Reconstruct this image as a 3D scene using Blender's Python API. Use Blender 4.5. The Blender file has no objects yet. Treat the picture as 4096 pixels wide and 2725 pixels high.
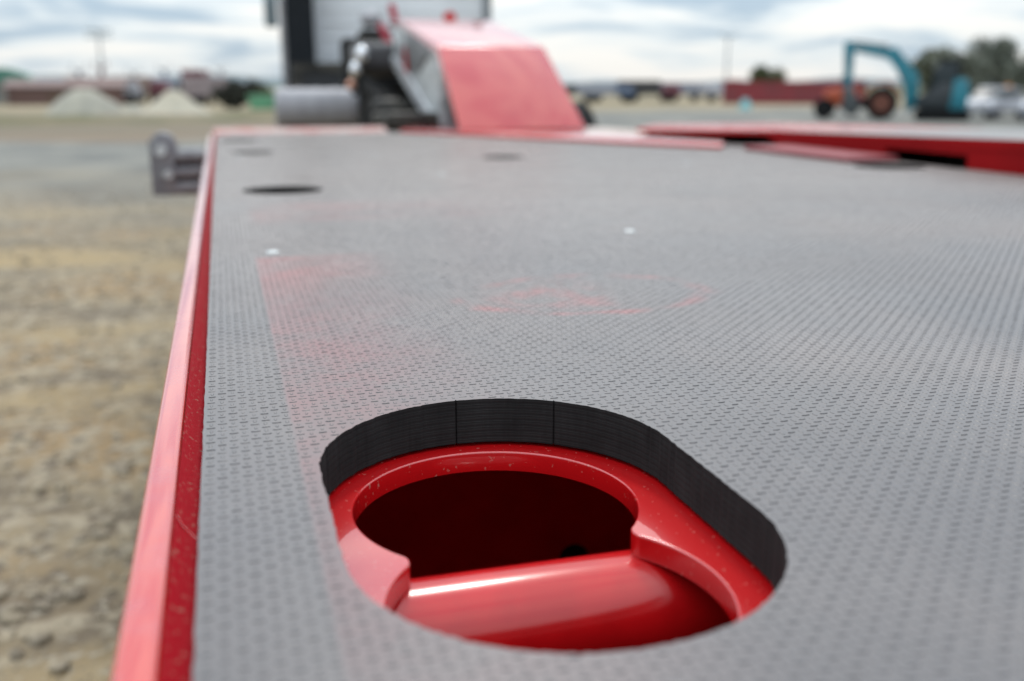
import bpy, bmesh, math, random
import numpy as np
from mathutils import Vector, Matrix

random.seed(7)
rng = np.random.default_rng(7)
R = math.radians
sc = bpy.context.scene
col = sc.collection

# ------------------------------------------------------------------ camera
cam_d = bpy.data.cameras.new('camera')
cam = bpy.data.objects.new('camera', cam_d); col.objects.link(cam)
cam_d.lens = 35.0; cam_d.sensor_width = 36.0
cam_d.clip_start = 0.02; cam_d.clip_end = 6000
cam.location = (0, 0, 1.09)
cam.rotation_euler = (R(90 - 14.418), 0, R(-15.96))
cam_d.dof.use_dof = True
cam_d.dof.focus_distance = 0.63
cam_d.dof.aperture_fstop = 4.2
sc.camera = cam

# ------------------------------------------------------------------ sky and sun
SUN_EL, SUN_AZ = 50, 15
w = bpy.data.worlds.new('World'); sc.world = w; w.use_nodes = True
nt = w.node_tree; nt.nodes.clear()
def N(t, **k):
    n = nt.nodes.new(t)
    for a, b in k.items(): setattr(n, a, b)
    return n
def L(a, b): nt.links.new(a, b)
def M(op, a, b=None, c=None):
    n = N('ShaderNodeMath', operation=op)
    for i, v in enumerate((a, b, c)):
        if v is None: continue
        if isinstance(v, (int, float)): n.inputs[i].default_value = v
        else: L(v, n.inputs[i])
    return n.outputs[0]
out = N('ShaderNodeOutputWorld')
sky = N('ShaderNodeTexSky', sky_type='NISHITA', sun_disc=False)
sky.sun_elevation = R(SUN_EL); sky.sun_rotation = R(SUN_AZ)
bg1 = N('ShaderNodeBackground'); bg1.inputs['Strength'].default_value = 0.1
L(sky.outputs[0], bg1.inputs['Color'])
tc = N('ShaderNodeTexCoord')
sep = N('ShaderNodeSeparateXYZ'); L(tc.outputs['Generated'], sep.inputs[0])
zc = M('MAXIMUM', sep.outputs['Z'], 0.0)
mp = N('ShaderNodeMapping'); mp.inputs['Scale'].default_value = (1, 1, 7.0); mp.inputs['Location'].default_value = (3.1, 1.7, 0.12)
L(tc.outputs['Generated'], mp.inputs['Vector'])
nz = N('ShaderNodeTexNoise'); nz.inputs['Scale'].default_value = 5.2; nz.inputs['Detail'].default_value = 5; nz.inputs['Roughness'].default_value = 0.55
nz.inputs['Distortion'].default_value = 0.5
L(mp.outputs[0], nz.inputs['Vector'])
ramp = N('ShaderNodeValToRGB')
e = ramp.color_ramp.elements
e[0].position = 0.40; e[0].color = (0.44, 0.57, 0.70, 1)
e[1].position = 0.58; e[1].color = (1.0, 1.0, 0.98, 1)
m_ = ramp.color_ramp.elements.new(0.49); m_.color = (0.80, 0.88, 0.93, 1)
L(nz.outputs['Fac'], ramp.inputs[0])
bg2 = N('ShaderNodeBackground')
L(ramp.outputs[0], bg2.inputs['Color'])
# overcast sky: three times as bright overhead as at the horizon
L(M('MULTIPLY_ADD', zc, 1.95, 0.95), bg2.inputs['Strength'])
mixs = N('ShaderNodeMixShader'); mixs.inputs[0].default_value = 0.88
L(bg1.outputs[0], mixs.inputs[1]); L(bg2.outputs[0], mixs.inputs[2])
L(mixs.outputs[0], out.inputs['Surface'])

sun_d = bpy.data.lights.new('sun', 'SUN'); sun = bpy.data.objects.new('sun', sun_d); col.objects.link(sun)
sun_d.energy = 1.3; sun_d.angle = R(10); sun_d.color = (1, 0.95, 0.88)
sd = Vector((math.sin(R(SUN_AZ)) * math.cos(R(SUN_EL)), math.cos(R(SUN_AZ)) * math.cos(R(SUN_EL)), math.sin(R(SUN_EL))))
sun.rotation_euler = sd.to_track_quat('Z', 'Y').to_euler()
sun.location = (0, 0, 30)

sc.view_settings.view_transform = 'Standard'; sc.view_settings.look = 'None'
sc.view_settings.exposure = 0.0; sc.view_settings.gamma = 1.0
sc.view_settings.use_curve_mapping = False
sc.render.engine = 'CYCLES'
sc.cycles.use_denoising = True
sc.cycles.max_bounces = 8

# ------------------------------------------------------------------ materials
def mat(name, base, rough=0.5, metal=0.0, spec=0.5, coat=0.0, coat_rough=0.06, var=0.0, vscale=8.0, second=None,
        fac=(0.45, 0.6), bump=0.0, bscale=60.0, bdist=0.002, detail=4.0, rvar=0.0, stretch=None):
    """principled paint; second = another colour mixed in by noise between the two fac values"""
    m = bpy.data.materials.new(name); m.use_nodes = True
    t = m.node_tree; nd = t.nodes; b = nd['Principled BSDF']
    b.inputs['Base Color'].default_value = (*base, 1); b.inputs['Roughness'].default_value = rough
    b.inputs['Metallic'].default_value = metal; b.inputs['Specular IOR Level'].default_value = spec
    b.inputs['Coat Weight'].default_value = coat; b.inputs['Coat Roughness'].default_value = coat_rough
    c = nd.new('ShaderNodeTexCoord'); mpn = nd.new('ShaderNodeMapping'); t.links.new(c.outputs['Object'], mpn.inputs[0])
    if stretch: mpn.inputs['Scale'].default_value = stretch
    nz = nd.new('ShaderNodeTexNoise'); nz.inputs['Scale'].default_value = vscale; nz.inputs['Detail'].default_value = detail
    t.links.new(mpn.outputs[0], nz.inputs['Vector'])
    if second is None: second = tuple(x * (1 - var) for x in base)
    mr = nd.new('ShaderNodeMapRange'); mr.inputs[1].default_value = fac[0]; mr.inputs[2].default_value = fac[1]
    t.links.new(nz.outputs['Fac'], mr.inputs[0])
    mx = nd.new('ShaderNodeMix'); mx.data_type = 'RGBA'
    mx.inputs[6].default_value = (*base, 1); mx.inputs[7].default_value = (*second, 1)
    t.links.new(mr.outputs[0], mx.inputs[0]); t.links.new(mx.outputs[2], b.inputs['Base Color'])
    if rvar:
        ma = nd.new('ShaderNodeMath'); ma.operation = 'MULTIPLY_ADD'; ma.inputs[1].default_value = rvar; ma.inputs[2].default_value = rough
        t.links.new(mr.outputs[0], ma.inputs[0]); t.links.new(ma.outputs[0], b.inputs['Roughness'])
    if bump:
        n2 = nd.new('ShaderNodeTexNoise'); n2.inputs['Scale'].default_value = bscale; n2.inputs['Detail'].default_value = 3
        t.links.new(mpn.outputs[0], n2.inputs['Vector'])
        bp = nd.new('ShaderNodeBump'); bp.inputs['Strength'].default_value = bump; bp.inputs['Distance'].default_value = bdist
        t.links.new(n2.outputs['Fac'], bp.inputs['Height']); t.links.new(bp.outputs[0], b.inputs['Normal'])
    return m

RED = (0.45, 0.005, 0.007)
m_red = mat('red_paint', RED, rough=0.20, coat=0.15, coat_rough=0.05, var=0.12, vscale=25)
m_red_dusty = mat('dusty_red_paint', RED, rough=0.22, coat=0.9, coat_rough=0.04, second=(0.42, 0.20, 0.16), fac=(0.64, 0.80), vscale=260,
                  bump=0.03, bscale=300, bdist=0.0003, detail=8, rvar=0.3)
m_red_rail = mat('rail_red_paint', (0.46, 0.020, 0.012), rough=0.20, coat=1.0, coat_rough=0.05, second=(0.42, 0.03, 0.035), fac=(0.45, 0.7), vscale=40, rvar=0.1)
m_red_gut = mat('grimy_red_paint', (0.34, 0.002, 0.010), rough=0.50, spec=0.2, second=(0.34, 0.13, 0.10), fac=(0.60, 0.68), vscale=330,
                bump=0.25, bscale=240, bdist=0.001, detail=7, rvar=0.3)
m_red_old = mat('faded_red_paint', (0.21, 0.025, 0.035), rough=0.6, second=(0.17, 0.03, 0.038), vscale=1.2)
m_grey_paint = mat('grey_steel_paint', (0.52, 0.56, 0.58), rough=0.3, coat=0.3, second=(0.10, 0.105, 0.115), fac=(0.42, 0.58), vscale=3.2)
m_zinc = mat('galvanised_steel', (0.50, 0.53, 0.54), rough=0.6, metal=0.4, var=0.2, vscale=60)
m_bracket = mat('blue_grey_steel', (0.15, 0.15, 0.165), rough=0.55, spec=0.3, second=(0.22, 0.22, 0.23), vscale=25)
m_black = mat('black_rubber', (0.010, 0.011, 0.012), rough=0.85, spec=0.15, var=0.3, vscale=12)
m_dark = mat('dark_chassis', (0.009, 0.010, 0.012), rough=0.8, spec=0.2, second=(0.022, 0.021, 0.019), vscale=9)
m_greasy = mat('greasy_metal', (0.060, 0.057, 0.050), rough=0.55, metal=0.3, spec=0.3, second=(0.015, 0.015, 0.015), vscale=14)
m_chrome = mat('polished_metal', (0.75, 0.77, 0.80), rough=0.16, metal=1.0, var=0.1)
m_copper = mat('copper_fitting', (0.55, 0.30, 0.22), rough=0.35, metal=0.9, var=0.1)
m_white = mat('white_cab_paint', (0.74, 0.78, 0.83), rough=0.4, coat=0.2, var=0.1, vscale=2)
m_silver = mat('silver_fender', (0.30, 0.30, 0.325), rough=0.5, metal=0.0, spec=0.3, var=0.15, vscale=6)
m_teal = mat('teal_paint', (0.008, 0.135, 0.185), rough=0.5, coat=0.1, second=(0.012, 0.19, 0.25), vscale=3)
m_orange = mat('orange_paint', (0.45, 0.075, 0.02), rough=0.45, second=(0.30, 0.05, 0.02), vscale=4)
m_glass = mat('dark_glass', (0.02, 0.03, 0.035), rough=0.35, spec=0.3, var=0.1)
m_wood = mat('grey_timber', (0.30, 0.33, 0.36), rough=0.8, var=0.2, vscale=2)
m_concrete = mat('pale_concrete', (0.42, 0.40, 0.36), rough=0.9, var=0.2, vscale=3)

for q in (m_red_dusty,): q.node_tree.nodes['Principled BSDF'].inputs['Coat IOR'].default_value = 1.65
# deck film: dark phenolic film greyed by dust, with scuffs of red overspray and brown dirt (object space = metres on the deck)
def deck_material():
    m = bpy.data.materials.new('dusty_tread_film'); m.use_nodes = True
    t = m.node_tree; nd = t.nodes; b = nd['Principled BSDF']
    def new(ty, **k):
        n = nd.new(ty)
        for a, v in k.items(): setattr(n, a, v)
        return n
    def lk(a, b_): t.links.new(a, b_)
    def math_(op, a, b_=None, c=None, clamp=False):
        n = new('ShaderNodeMath', operation=op, use_clamp=clamp)
        for i, v in enumerate((a, b_, c)):
            if v is None: continue
            if isinstance(v, (int, float)): n.inputs[i].default_value = v
            else: lk(v, n.inputs[i])
        return n.outputs[0]
    def noise(scale, detail=4, stretch=None, rough=0.55):
        n = new('ShaderNodeTexNoise'); n.inputs['Scale'].default_value = scale; n.inputs['Detail'].default_value = detail
        n.inputs['Roughness'].default_value = rough
        if stretch:
            mp = new('ShaderNodeMapping'); mp.inputs['Scale'].default_value = stretch; lk(co, mp.inputs[0]); lk(mp.outputs[0], n.inputs['Vector'])
        else: lk(co, n.inputs['Vector'])
        return n.outputs['Fac']
    def rng_(v, a, b_, c=0.0, d=1.0):
        n = new('ShaderNodeMapRange', interpolation_type='SMOOTHSTEP')
        lk(v, n.inputs[0])
        for i, q in zip((1, 2, 3, 4), (a, b_, c, d)): n.inputs[i].default_value = q
        return n.outputs[0]
    def mix(f, a, b_):
        n = new('ShaderNodeMix', data_type='RGBA')
        if isinstance(f, float): n.inputs[0].default_value = f
        else: lk(f, n.inputs[0])
        for i, q in ((6, a), (7, b_)):
            if isinstance(q, tuple): n.inputs[i].default_value = (*q, 1)
            else: lk(q, n.inputs[i])
        return n.outputs[2]
    tcn = new('ShaderNodeTexCoord'); co = tcn.outputs['Object']
    sp = new('ShaderNodeSeparateXYZ'); lk(co, sp.inputs[0]); X, Y = sp.outputs[0], sp.outputs[1]
    c = mix(rng_(noise(3.5, 6), 0.35, 0.65), (0.106, 0.094, 0.097), (0.142, 0.126, 0.127))
    c = mix(rng_(noise(900, 2), 0.35, 0.65), c, (0.085, 0.085, 0.090))               # fine grit
    c = mix(math_('MULTIPLY', rng_(noise(1.3, 8, (1, .45, 1), .62), 0.47, 0.66), 0.55), c, (0.118, 0.105, 0.106))   # smeared grime
    c = mix(math_('MULTIPLY', rng_(noise(60, 6, (1, .25, 1)), 0.62, 0.78), 0.22), c, (0.225, 0.212, 0.205))   # pale scuffs
    c = mix(math_('MULTIPLY', rng_(math_('ADD', Y, math_('MULTIPLY', noise(2.5, 6), 0.8)), 1.0, 2.6), 0.85), c, (0.262, 0.227, 0.213))   # pale dusty tone rising towards the front; sky sheen at grazing put into colour
    brown = math_('MULTIPLY', rng_(noise(2.2, 7, (1, .6, 1)), 0.42, 0.70), 0.5)
    c = mix(brown, c, (0.205, 0.165, 0.150))
    # overspray: a masked strip with a sharp left edge, fading to the right
    d = math_('SUBTRACT', X, 0.0255)
    strip = math_('MULTIPLY', rng_(d, 0.0, 0.004), rng_(d, 0.02, 0.17, 1.0, 0.0))
    strip = math_('MULTIPLY', strip, rng_(Y, 1.145, 1.155, 1.0, 0.0))
    strip = math_('MULTIPLY', strip, rng_(noise(8, 9, None, .72), 0.25, 0.75))
    strip = math_('MULTIPLY', strip, rng_(Y, 0.25, 0.75, 0.35, 1.0))
    s2 = math_('MULTIPLY', math_('MULTIPLY', rng_(d, 0.0, 0.02), rng_(d, 0.05, 0.5, 1.0, 0.0)), math_('MULTIPLY', rng_(Y, 1.42, 1.48), rng_(Y, 1.6, 1.75, 1.0, 0.0)))
    s2 = math_('MULTIPLY', s2, math_('MULTIPLY', rng_(noise(7, 7), 0.3, 0.75), 0.25))
    # a scribbled loop of red chalk
    ex = math_('DIVIDE', math_('SUBTRACT', X, 0.318), 0.118); ey = math_('DIVIDE', math_('SUBTRACT', Y, 0.865), 0.085)
    rr = math_('SQRT', math_('ADD', math_('MULTIPLY', ex, ex), math_('MULTIPLY', ey, ey)))
    rr = math_('ADD', rr, math_('MULTIPLY', math_('SUBTRACT', noise(14, 3), 0.5), 0.5))
    ring = math_('MULTIPLY', rng_(math_('ABSOLUTE', math_('SUBTRACT', rr, 1.0)), 0.0, 0.16, 1.0, 0.0), rng_(noise(16, 6), 0.40, 0.66))
    blob = math_('MULTIPLY', rng_(rr, 0.3, 0.95, 1.0, 0.0), rng_(noise(24, 7, (1, .7, 1)), 0.40, 0.64))
    blob = math_('MULTIPLY', blob, rng_(X, 0.36, 0.30))
    red = math_('MAXIMUM', math_('MULTIPLY', strip, rng_(Y, 0.98, 1.03, 0.26, 0.46)), s2)
    red = math_('MAXIMUM', red, math_('MULTIPLY', math_('MAXIMUM', ring, blob), 0.36))
    c = mix(red, c, (0.50, 0.045, 0.05))
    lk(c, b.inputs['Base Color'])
    b.inputs['Roughness'].default_value = 0.46; b.inputs['Specular IOR Level'].default_value = 0.5
    lk(rng_(noise(5, 4), 0.3, 0.7, 0.30, 0.40), b.inputs['Roughness'])
    bp = new('ShaderNodeBump'); bp.inputs['Strength'].default_value = 0.18; bp.inputs['Distance'].default_value = 0.0003
    lk(noise(700, 3), bp.inputs['Height']); lk(bp.outputs[0], b.inputs['Normal'])
    return m
m_deck = deck_material()

def ply_material():
    m = bpy.data.materials.new('black_ply_edge'); m.use_nodes = True
    t = m.node_tree; nd = t.nodes; b = nd['Principled BSDF']
    tcn = nd.new('ShaderNodeTexCoord')
    sp = nd.new('ShaderNodeSeparateXYZ'); t.links.new(tcn.outputs['Object'], sp.inputs[0])
    # veneers 3.6 mm thick, alternating long grain and end grain
    n0 = nd.new('ShaderNodeTexNoise'); n0.inputs['Scale'].default_value = 18; t.links.new(tcn.outputs['Object'], n0.inputs['Vector'])
    a = nd.new('ShaderNodeMath'); a.operation = 'MULTIPLY_ADD'; a.inputs[1].default_value = 0.0012; t.links.new(n0.outputs['Fac'], a.inputs[0]); t.links.new(sp.outputs[2], a.inputs[2])
    wv = nd.new('ShaderNodeMath'); wv.operation = 'MULTIPLY'; wv.inputs[1].default_value = 1 / 0.0037; t.links.new(a.outputs[0], wv.inputs[0])
    fr = nd.new('ShaderNodeMath'); fr.operation = 'FRACT'; t.links.new(wv.outputs[0], fr.inputs[0])
    rp = nd.new('ShaderNodeValToRGB'); t.links.new(fr.outputs[0], rp.inputs[0])
    el = rp.color_ramp.elements
    el[0].position = 0.0; el[0].color = (0.45, 0.45, 0.45, 1); el[1].position = 1.0; el[1].color = (0.6, 0.6, 0.6, 1)
    for p, v in ((0.06, 0.25), (0.12, 1.2), (0.26, 0.7), (0.55, 0.55), (0.66, 0.9), (0.9, 0.85)):
        q = rp.color_ramp.elements.new(p); q.color = (v, v, v, 1)
    mp = nd.new('ShaderNodeMapping'); mp.inputs['Scale'].default_value = (420, 420, 40); t.links.new(tcn.outputs['Object'], mp.inputs[0])
    n1 = nd.new('ShaderNodeTexNoise'); n1.inputs['Scale'].default_value = 1; n1.inputs['Detail'].default_value = 4; t.links.new(mp.outputs[0], n1.inputs['Vector'])
    n3 = nd.new('ShaderNodeTexNoise'); n3.inputs['Scale'].default_value = 45; n3.inputs['Detail'].default_value = 8; t.links.new(tcn.outputs['Object'], n3.inputs['Vector'])
    av = nd.new('ShaderNodeMath'); av.operation = 'MULTIPLY_ADD'; av.inputs[1].default_value = 0.45; t.links.new(n1.outputs['Fac'], av.inputs[0]); t.links.new(n3.outputs['Fac'], av.inputs[2])
    mu = nd.new('ShaderNodeMath'); mu.operation = 'MULTIPLY'; t.links.new(rp.outputs[0], mu.inputs[0]); t.links.new(av.outputs[0], mu.inputs[1])
    mx = nd.new('ShaderNodeMix'); mx.data_type = 'RGBA'; mx.inputs[6].default_value = (0.0015, 0.0015, 0.0018, 1); mx.inputs[7].default_value = (0.029, 0.0285, 0.029, 1)
    t.links.new(mu.outputs[0], mx.inputs[0]); t.links.new(mx.outputs[2], b.inputs['Base Color'])
    b.inputs['Roughness'].default_value = 0.8; b.inputs['Specular IOR Level'].default_value = 0.15
    bp = nd.new('ShaderNodeBump'); bp.inputs['Strength'].default_value = 0.6; bp.inputs['Distance'].default_value = 0.0008
    t.links.new(mu.outputs[0], bp.inputs['Height']); t.links.new(bp.outputs[0], b.inputs['Normal'])
    return m
m_ply = ply_material()

def ground_material():
    m = bpy.data.materials.new('yard_gravel'); m.use_nodes = True
    t = m.node_tree; nd = t.nodes; b = nd['Principled BSDF']
    tcn = nd.new('ShaderNodeTexCoord'); co = tcn.outputs['Object']
    def noise(scale, detail=5, stretch=(1, 1, 1)):
        mp = nd.new('ShaderNodeMapping'); mp.inputs['Scale'].default_value = stretch; t.links.new(co, mp.inputs[0])
        n = nd.new('ShaderNodeTexNoise'); n.inputs['Scale'].default_value = scale; n.inputs['Detail'].default_value = detail
        t.links.new(mp.outputs[0], n.inputs['Vector']); return n.outputs['Fac']
    def rg(v, a, b_):
        n = nd.new('ShaderNodeMapRange'); n.interpolation_type = 'SMOOTHSTEP'; t.links.new(v, n.inputs[0]); n.inputs[1].default_value = a; n.inputs[2].default_value = b_
        return n.outputs[0]
    def mix(f, a, b_):
        n = nd.new('ShaderNodeMix'); n.data_type = 'RGBA'; t.links.new(f, n.inputs[0])
        for i, q in ((6, a), (7, b_)):
            if isinstance(q, tuple): n.inputs[i].default_value = (*q, 1)
            else: t.links.new(q, n.inputs[i])
        return n.outputs[2]
    sp = nd.new('ShaderNodeSeparateXYZ'); t.links.new(co, sp.inputs[0])
    # distance along the yard, with a ragged edge
    wob = nd.new('ShaderNodeMath'); wob.operation = 'MULTIPLY_ADD'; wob.inputs[1].default_value = 16.0
    t.links.new(noise(0.16, 6), wob.inputs[0]); t.links.new(sp.outputs[1], wob.inputs[2])
    Yd = wob.outputs[0]
    near = mix(rg(noise(0.9, 6, (1, 1.3, 1)), 0.42, 0.62), (0.235, 0.190, 0.125), (0.250, 0.170, 0.088))
    near = mix(rg(noise(1.5, 7, (.7, 1.2, 1)), 0.46, 0.62), near, (0.120, 0.096, 0.070))
    near = mix(rg(noise(6.5, 6), 0.54, 0.66), near, (0.185, 0.155, 0.112))
    near = mix(rg(noise(11, 7), 0.50, 0.60), near, (0.30, 0.255, 0.185))
    near = mix(rg(noise(17, 6), 0.54, 0.62), near, (0.130, 0.105, 0.078))
    near = mix(rg(noise(0.7, 5, (.6, 1.4, 1)), 0.50, 0.64), near, (0.285, 0.215, 0.120))
    near = mix(rg(noise(30, 4), 0.54, 0.70), near, (0.31, 0.275, 0.215))
    grey = mix(rg(noise(0.6, 8, (1.3, .8, 1)), 0.40, 0.62), (0.195, 0.192, 0.172), (0.125, 0.128, 0.122))
    brown = mix(rg(noise(0.25, 5, (.4, 1, 1)), 0.4, 0.65), (0.18, 0.138, 0.098), (0.145, 0.128, 0.095))
    tan = mix(rg(noise(0.15, 5, (.3, 1, 1)), 0.4, 0.65), (0.26, 0.215, 0.145), (0.20, 0.18, 0.12))
    c = mix(rg(Yd, 13, 24), near, grey)
    lx = rg(sp.outputs[0], 9.0, 2.0)
    brn = nd.new('ShaderNodeMath'); brn.operation = 'MULTIPLY'; t.links.new(rg(Yd, 27, 32), brn.inputs[0]); t.links.new(lx, brn.inputs[1])
    c = mix(brn.outputs[0], c, brown)
    c = mix(rg(Yd, 47, 52), c, tan)
    c = mix(rg(Yd, 90, 140), c, (0.12, 0.13, 0.075))
    t.links.new(c, b.inputs['Base Color'])
    b.inputs['Roughness'].default_value = 0.95; b.inputs['Specular IOR Level'].default_value = 0.2
    bp = nd.new('ShaderNodeBump'); bp.inputs['Strength'].default_value = 0.7; bp.inputs['Distance'].default_value = 0.02
    t.links.new(noise(22, 6), bp.inputs['Height']); t.links.new(bp.outputs[0], b.inputs['Normal'])
    return m
m_ground = ground_material()
m_stone = mat('yard_stone', (0.29, 0.245, 0.175), rough=0.9, second=(0.20, 0.168, 0.125), fac=(0.42, 0.6), vscale=9)
m_grass = mat('dry_grass', (0.085, 0.082, 0.035), rough=0.9, second=(0.13, 0.11, 0.055), vscale=0.5)
m_hill = mat('far_hill', (0.10, 0.14, 0.16), rough=1.0, var=0.15, vscale=0.01)  # blue tint puts the distance haze into the hill colour
m_sand = mat('pale_sand', (0.37, 0.34, 0.27), rough=0.95, second=(0.33, 0.31, 0.25), vscale=1.5, bump=0.5, bscale=8, bdist=0.05)
m_sandg = mat('grey_sand', (0.30, 0.29, 0.24), rough=0.95, second=(0.24, 0.235, 0.2), vscale=1.5, bump=0.6, bscale=7, bdist=0.06)

# ------------------------------------------------------------------ helpers
def wloc(o):
    v = Vector((0, 0, 0)); ms = Matrix.Identity(4); ch = []
    while o is not None: ch.append(o); o = o.parent
    for x in reversed(ch): ms = ms @ x.matrix_basis
    return ms
def obj(name, bm, m, parent=None, smooth=None, kind=None, label=None, local=False):
    """link bm as one mesh object; its coordinates are world coordinates unless local"""
    me = bpy.data.meshes.new(name)
    bmesh.ops.recalc_face_normals(bm, faces=bm.faces[:])
    if smooth is not None:
        for f in bm.faces: f.smooth = True
        for ed in bm.edges:
            if len(ed.link_faces) == 2 and ed.calc_face_angle(0) > R(smooth): ed.smooth = False
    if parent is not None and not local:
        bm.transform(wloc(parent).inverted())
    bm.to_mesh(me); bm.free()
    for q in (m if isinstance(m, (list, tuple)) else [m]): me.materials.append(q)
    o = bpy.data.objects.new(name, me); col.objects.link(o)
    if parent is not None: o.parent = parent
    if kind: o['kind'] = kind
    if label: o['label'] = label
    return o
def tag(o, label, cat, group=None):
    o['label'] = label; o['category'] = cat
    if group: o['group'] = group
    return o
def thing(name, label, cat, loc=(0, 0, 0), rz=0.0, group=None):
    o = bpy.data.objects.new(name, None); col.objects.link(o); o.empty_display_size = 0.2
    o.location = loc; o.rotation_euler = (0, 0, rz)
    return tag(o, label, cat, group)
def BM(): return bmesh.new()
def box(bm, x0, x1, y0, y1, z0, z1, bev=0.0, seg=2):
    vs = [bm.verts.new((x, y, z)) for x in (x0, x1) for y in (y0, y1) for z in (z0, z1)]
    fs = [(0, 1, 3, 2), (4, 6, 7, 5), (0, 4, 5, 1), (2, 3, 7, 6), (0, 2, 6, 4), (1, 5, 7, 3)]
    new = [bm.faces.new([vs[i] for i in f]) for f in fs]
    if bev:
        ed = list({e for f in new for e in f.edges})
        bmesh.ops.bevel(bm, geom=ed, offset=bev, segments=seg, affect='EDGES', profile=0.5)
    return bm
def prism(bm, pts, axis, a, b, bev=0.0):
    """polygon pts extruded along axis from a to b; pts are the other two coordinates in order"""
    def P(p, t):
        return {'x': (t, p[0], p[1]), 'y': (p[0], t, p[1]), 'z': (p[0], p[1], t)}[axis]
    v0 = [bm.verts.new(P(p, a)) for p in pts]; v1 = [bm.verts.new(P(p, b)) for p in pts]
    new = [bm.faces.new(v0), bm.faces.new(v1[::-1])]
    n = len(pts)
    for i in range(n): new.append(bm.faces.new((v0[i], v1[i], v1[(i + 1) % n], v0[(i + 1) % n])))
    if bev:
        ed = list({e for f in new for e in f.edges})
        bmesh.ops.bevel(bm, geom=ed, offset=bev, segments=2, affect='EDGES', profile=0.5)
    return bm
def tube(bm, pts, r, n=12, r1=None, caps=True):
    pts = [Vector(p) for p in pts]; rings = []
    for i, p in enumerate(pts):
        d = (pts[min(i + 1, len(pts) - 1)] - pts[max(i - 1, 0)]).normalized()
        u = d.cross(Vector((0, 0, 1)));
        if u.length < 1e-3: u = Vector((1, 0, 0))
        u.normalize(); v = d.cross(u)
        rad = r if r1 is None else r + (r1 - r) * i / (len(pts) - 1)
        rings.append([bm.verts.new(p + (u * math.cos(a) + v * math.sin(a)) * rad) for a in (2 * math.pi * k / n for k in range(n))])
    for a, b in zip(rings, rings[1:]):
        for k in range(n): bm.faces.new((a[k], a[(k + 1) % n], b[(k + 1) % n], b[k]))
    if caps: bm.faces.new(rings[0][::-1]); bm.faces.new(rings[-1])
    return bm
def blob(bm, c, s, sub=2, jit=0.1):
    r = bmesh.ops.create_icosphere(bm, subdivisions=sub, radius=1.0)
    for v in r['verts']:
        k = 1 + random.uniform(-jit, jit)
        v.co = Vector((c[0] + v.co.x * s[0] * k, c[1] + v.co.y * s[1] * k, c[2] + v.co.z * s[2] * k))
    return bm
def arc(cx, cy, r, a0, a1, n): return [(cx + r * math.cos(R(a0 + (a1 - a0) * i / n)), cy + r * math.sin(R(a0 + (a1 - a0) * i / n))) for i in range(n + 1)]
def sheet(outer, holes, z0, z1, jitter=0.0):
    """flat plate with holes, z0 bottom, z1 top; side faces of the holes get material index 1"""
    bm = BM(); loops = []
    for lp in [outer] + holes:
        vs = [bm.verts.new((p[0], p[1], z1)) for p in lp]
        for i in range(len(vs)): bm.edges.new((vs[i], vs[(i + 1) % len(vs)]))
        loops.append(vs)
    bmesh.ops.triangle_fill(bm, use_beauty=True, use_dissolve=False, edges=bm.edges[:])
    top = bm.faces[:]
    low = {}
    for vs in loops:
        for v in vs: low[v] = bm.verts.new((v.co.x, v.co.y, z0))
    for f in top: bm.faces.new([low[v] for v in reversed(f.verts)])
    for k, vs in enumerate(loops):
        for i in range(len(vs)):
            a, b = vs[i], vs[(i + 1) % len(vs)]
            f = bm.faces.new((a, b, low[b], low[a])); f.material_index = 1
    return bm

D = 0.9                                   # deck height above the yard
# ------------------------------------------------------------------ ground and setting
bm = BM(); s = 2500
vs = [bm.verts.new(p) for p in ((-s, -s, 0), (s, -s, 0), (s, s, 0), (-s, s, 0))]; bm.faces.new(vs)
obj('ground', bm, m_ground, kind='structure')

def ridge(name, x0, x1, y, hs, m, depth):
    bm = BM(); n = len(hs); a = []; b = []; c = []
    for i, h in enumerate(hs):
        x = x0 + (x1 - x0) * i / (n - 1)
        a.append(bm.verts.new((x, y, -0.5))); b.append(bm.verts.new((x, y + depth * .5, h))); c.append(bm.verts.new((x, y + depth, -0.5)))
    for i in range(n - 1):
        bm.faces.new((a[i], a[i + 1], b[i + 1], b[i])); bm.faces.new((b[i], b[i + 1], c[i + 1], c[i]))
    return obj(name, bm, m, smooth=60, kind='structure')
hs = [3 + 5 * abs(math.sin(i * .7)) + 3 * math.sin(i * .23 + 1) for i in range(80)]
ridge('hills', -900, 1500, 850, hs, m_hill, 300)

# low grassy verge across the yard
bm = BM()
n = 60; rows = []
for i in range(n + 1):
    x = -40 + 46 * i / n
    yw = 33.5 + 1.2 * math.sin(x * .31) + .5 * math.sin(x * 1.3)
    hh = .16 + .06 * math.sin(x * .9) + .05 * math.sin(x * 2.7)
    rows.append([bm.verts.new((x, yw + dy, z)) for dy, z in ((-1.6, -.05), (-.7, hh * .8), (.2, hh), (1.6, hh * .5), (3.0, -.05))])
for a, b in zip(rows, rows[1:]):
    for k in range(4): bm.faces.new((a[k], b[k], b[k + 1], a[k + 1]))
obj('grass_verge', bm, m_grass, smooth=80, kind='structure')

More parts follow.
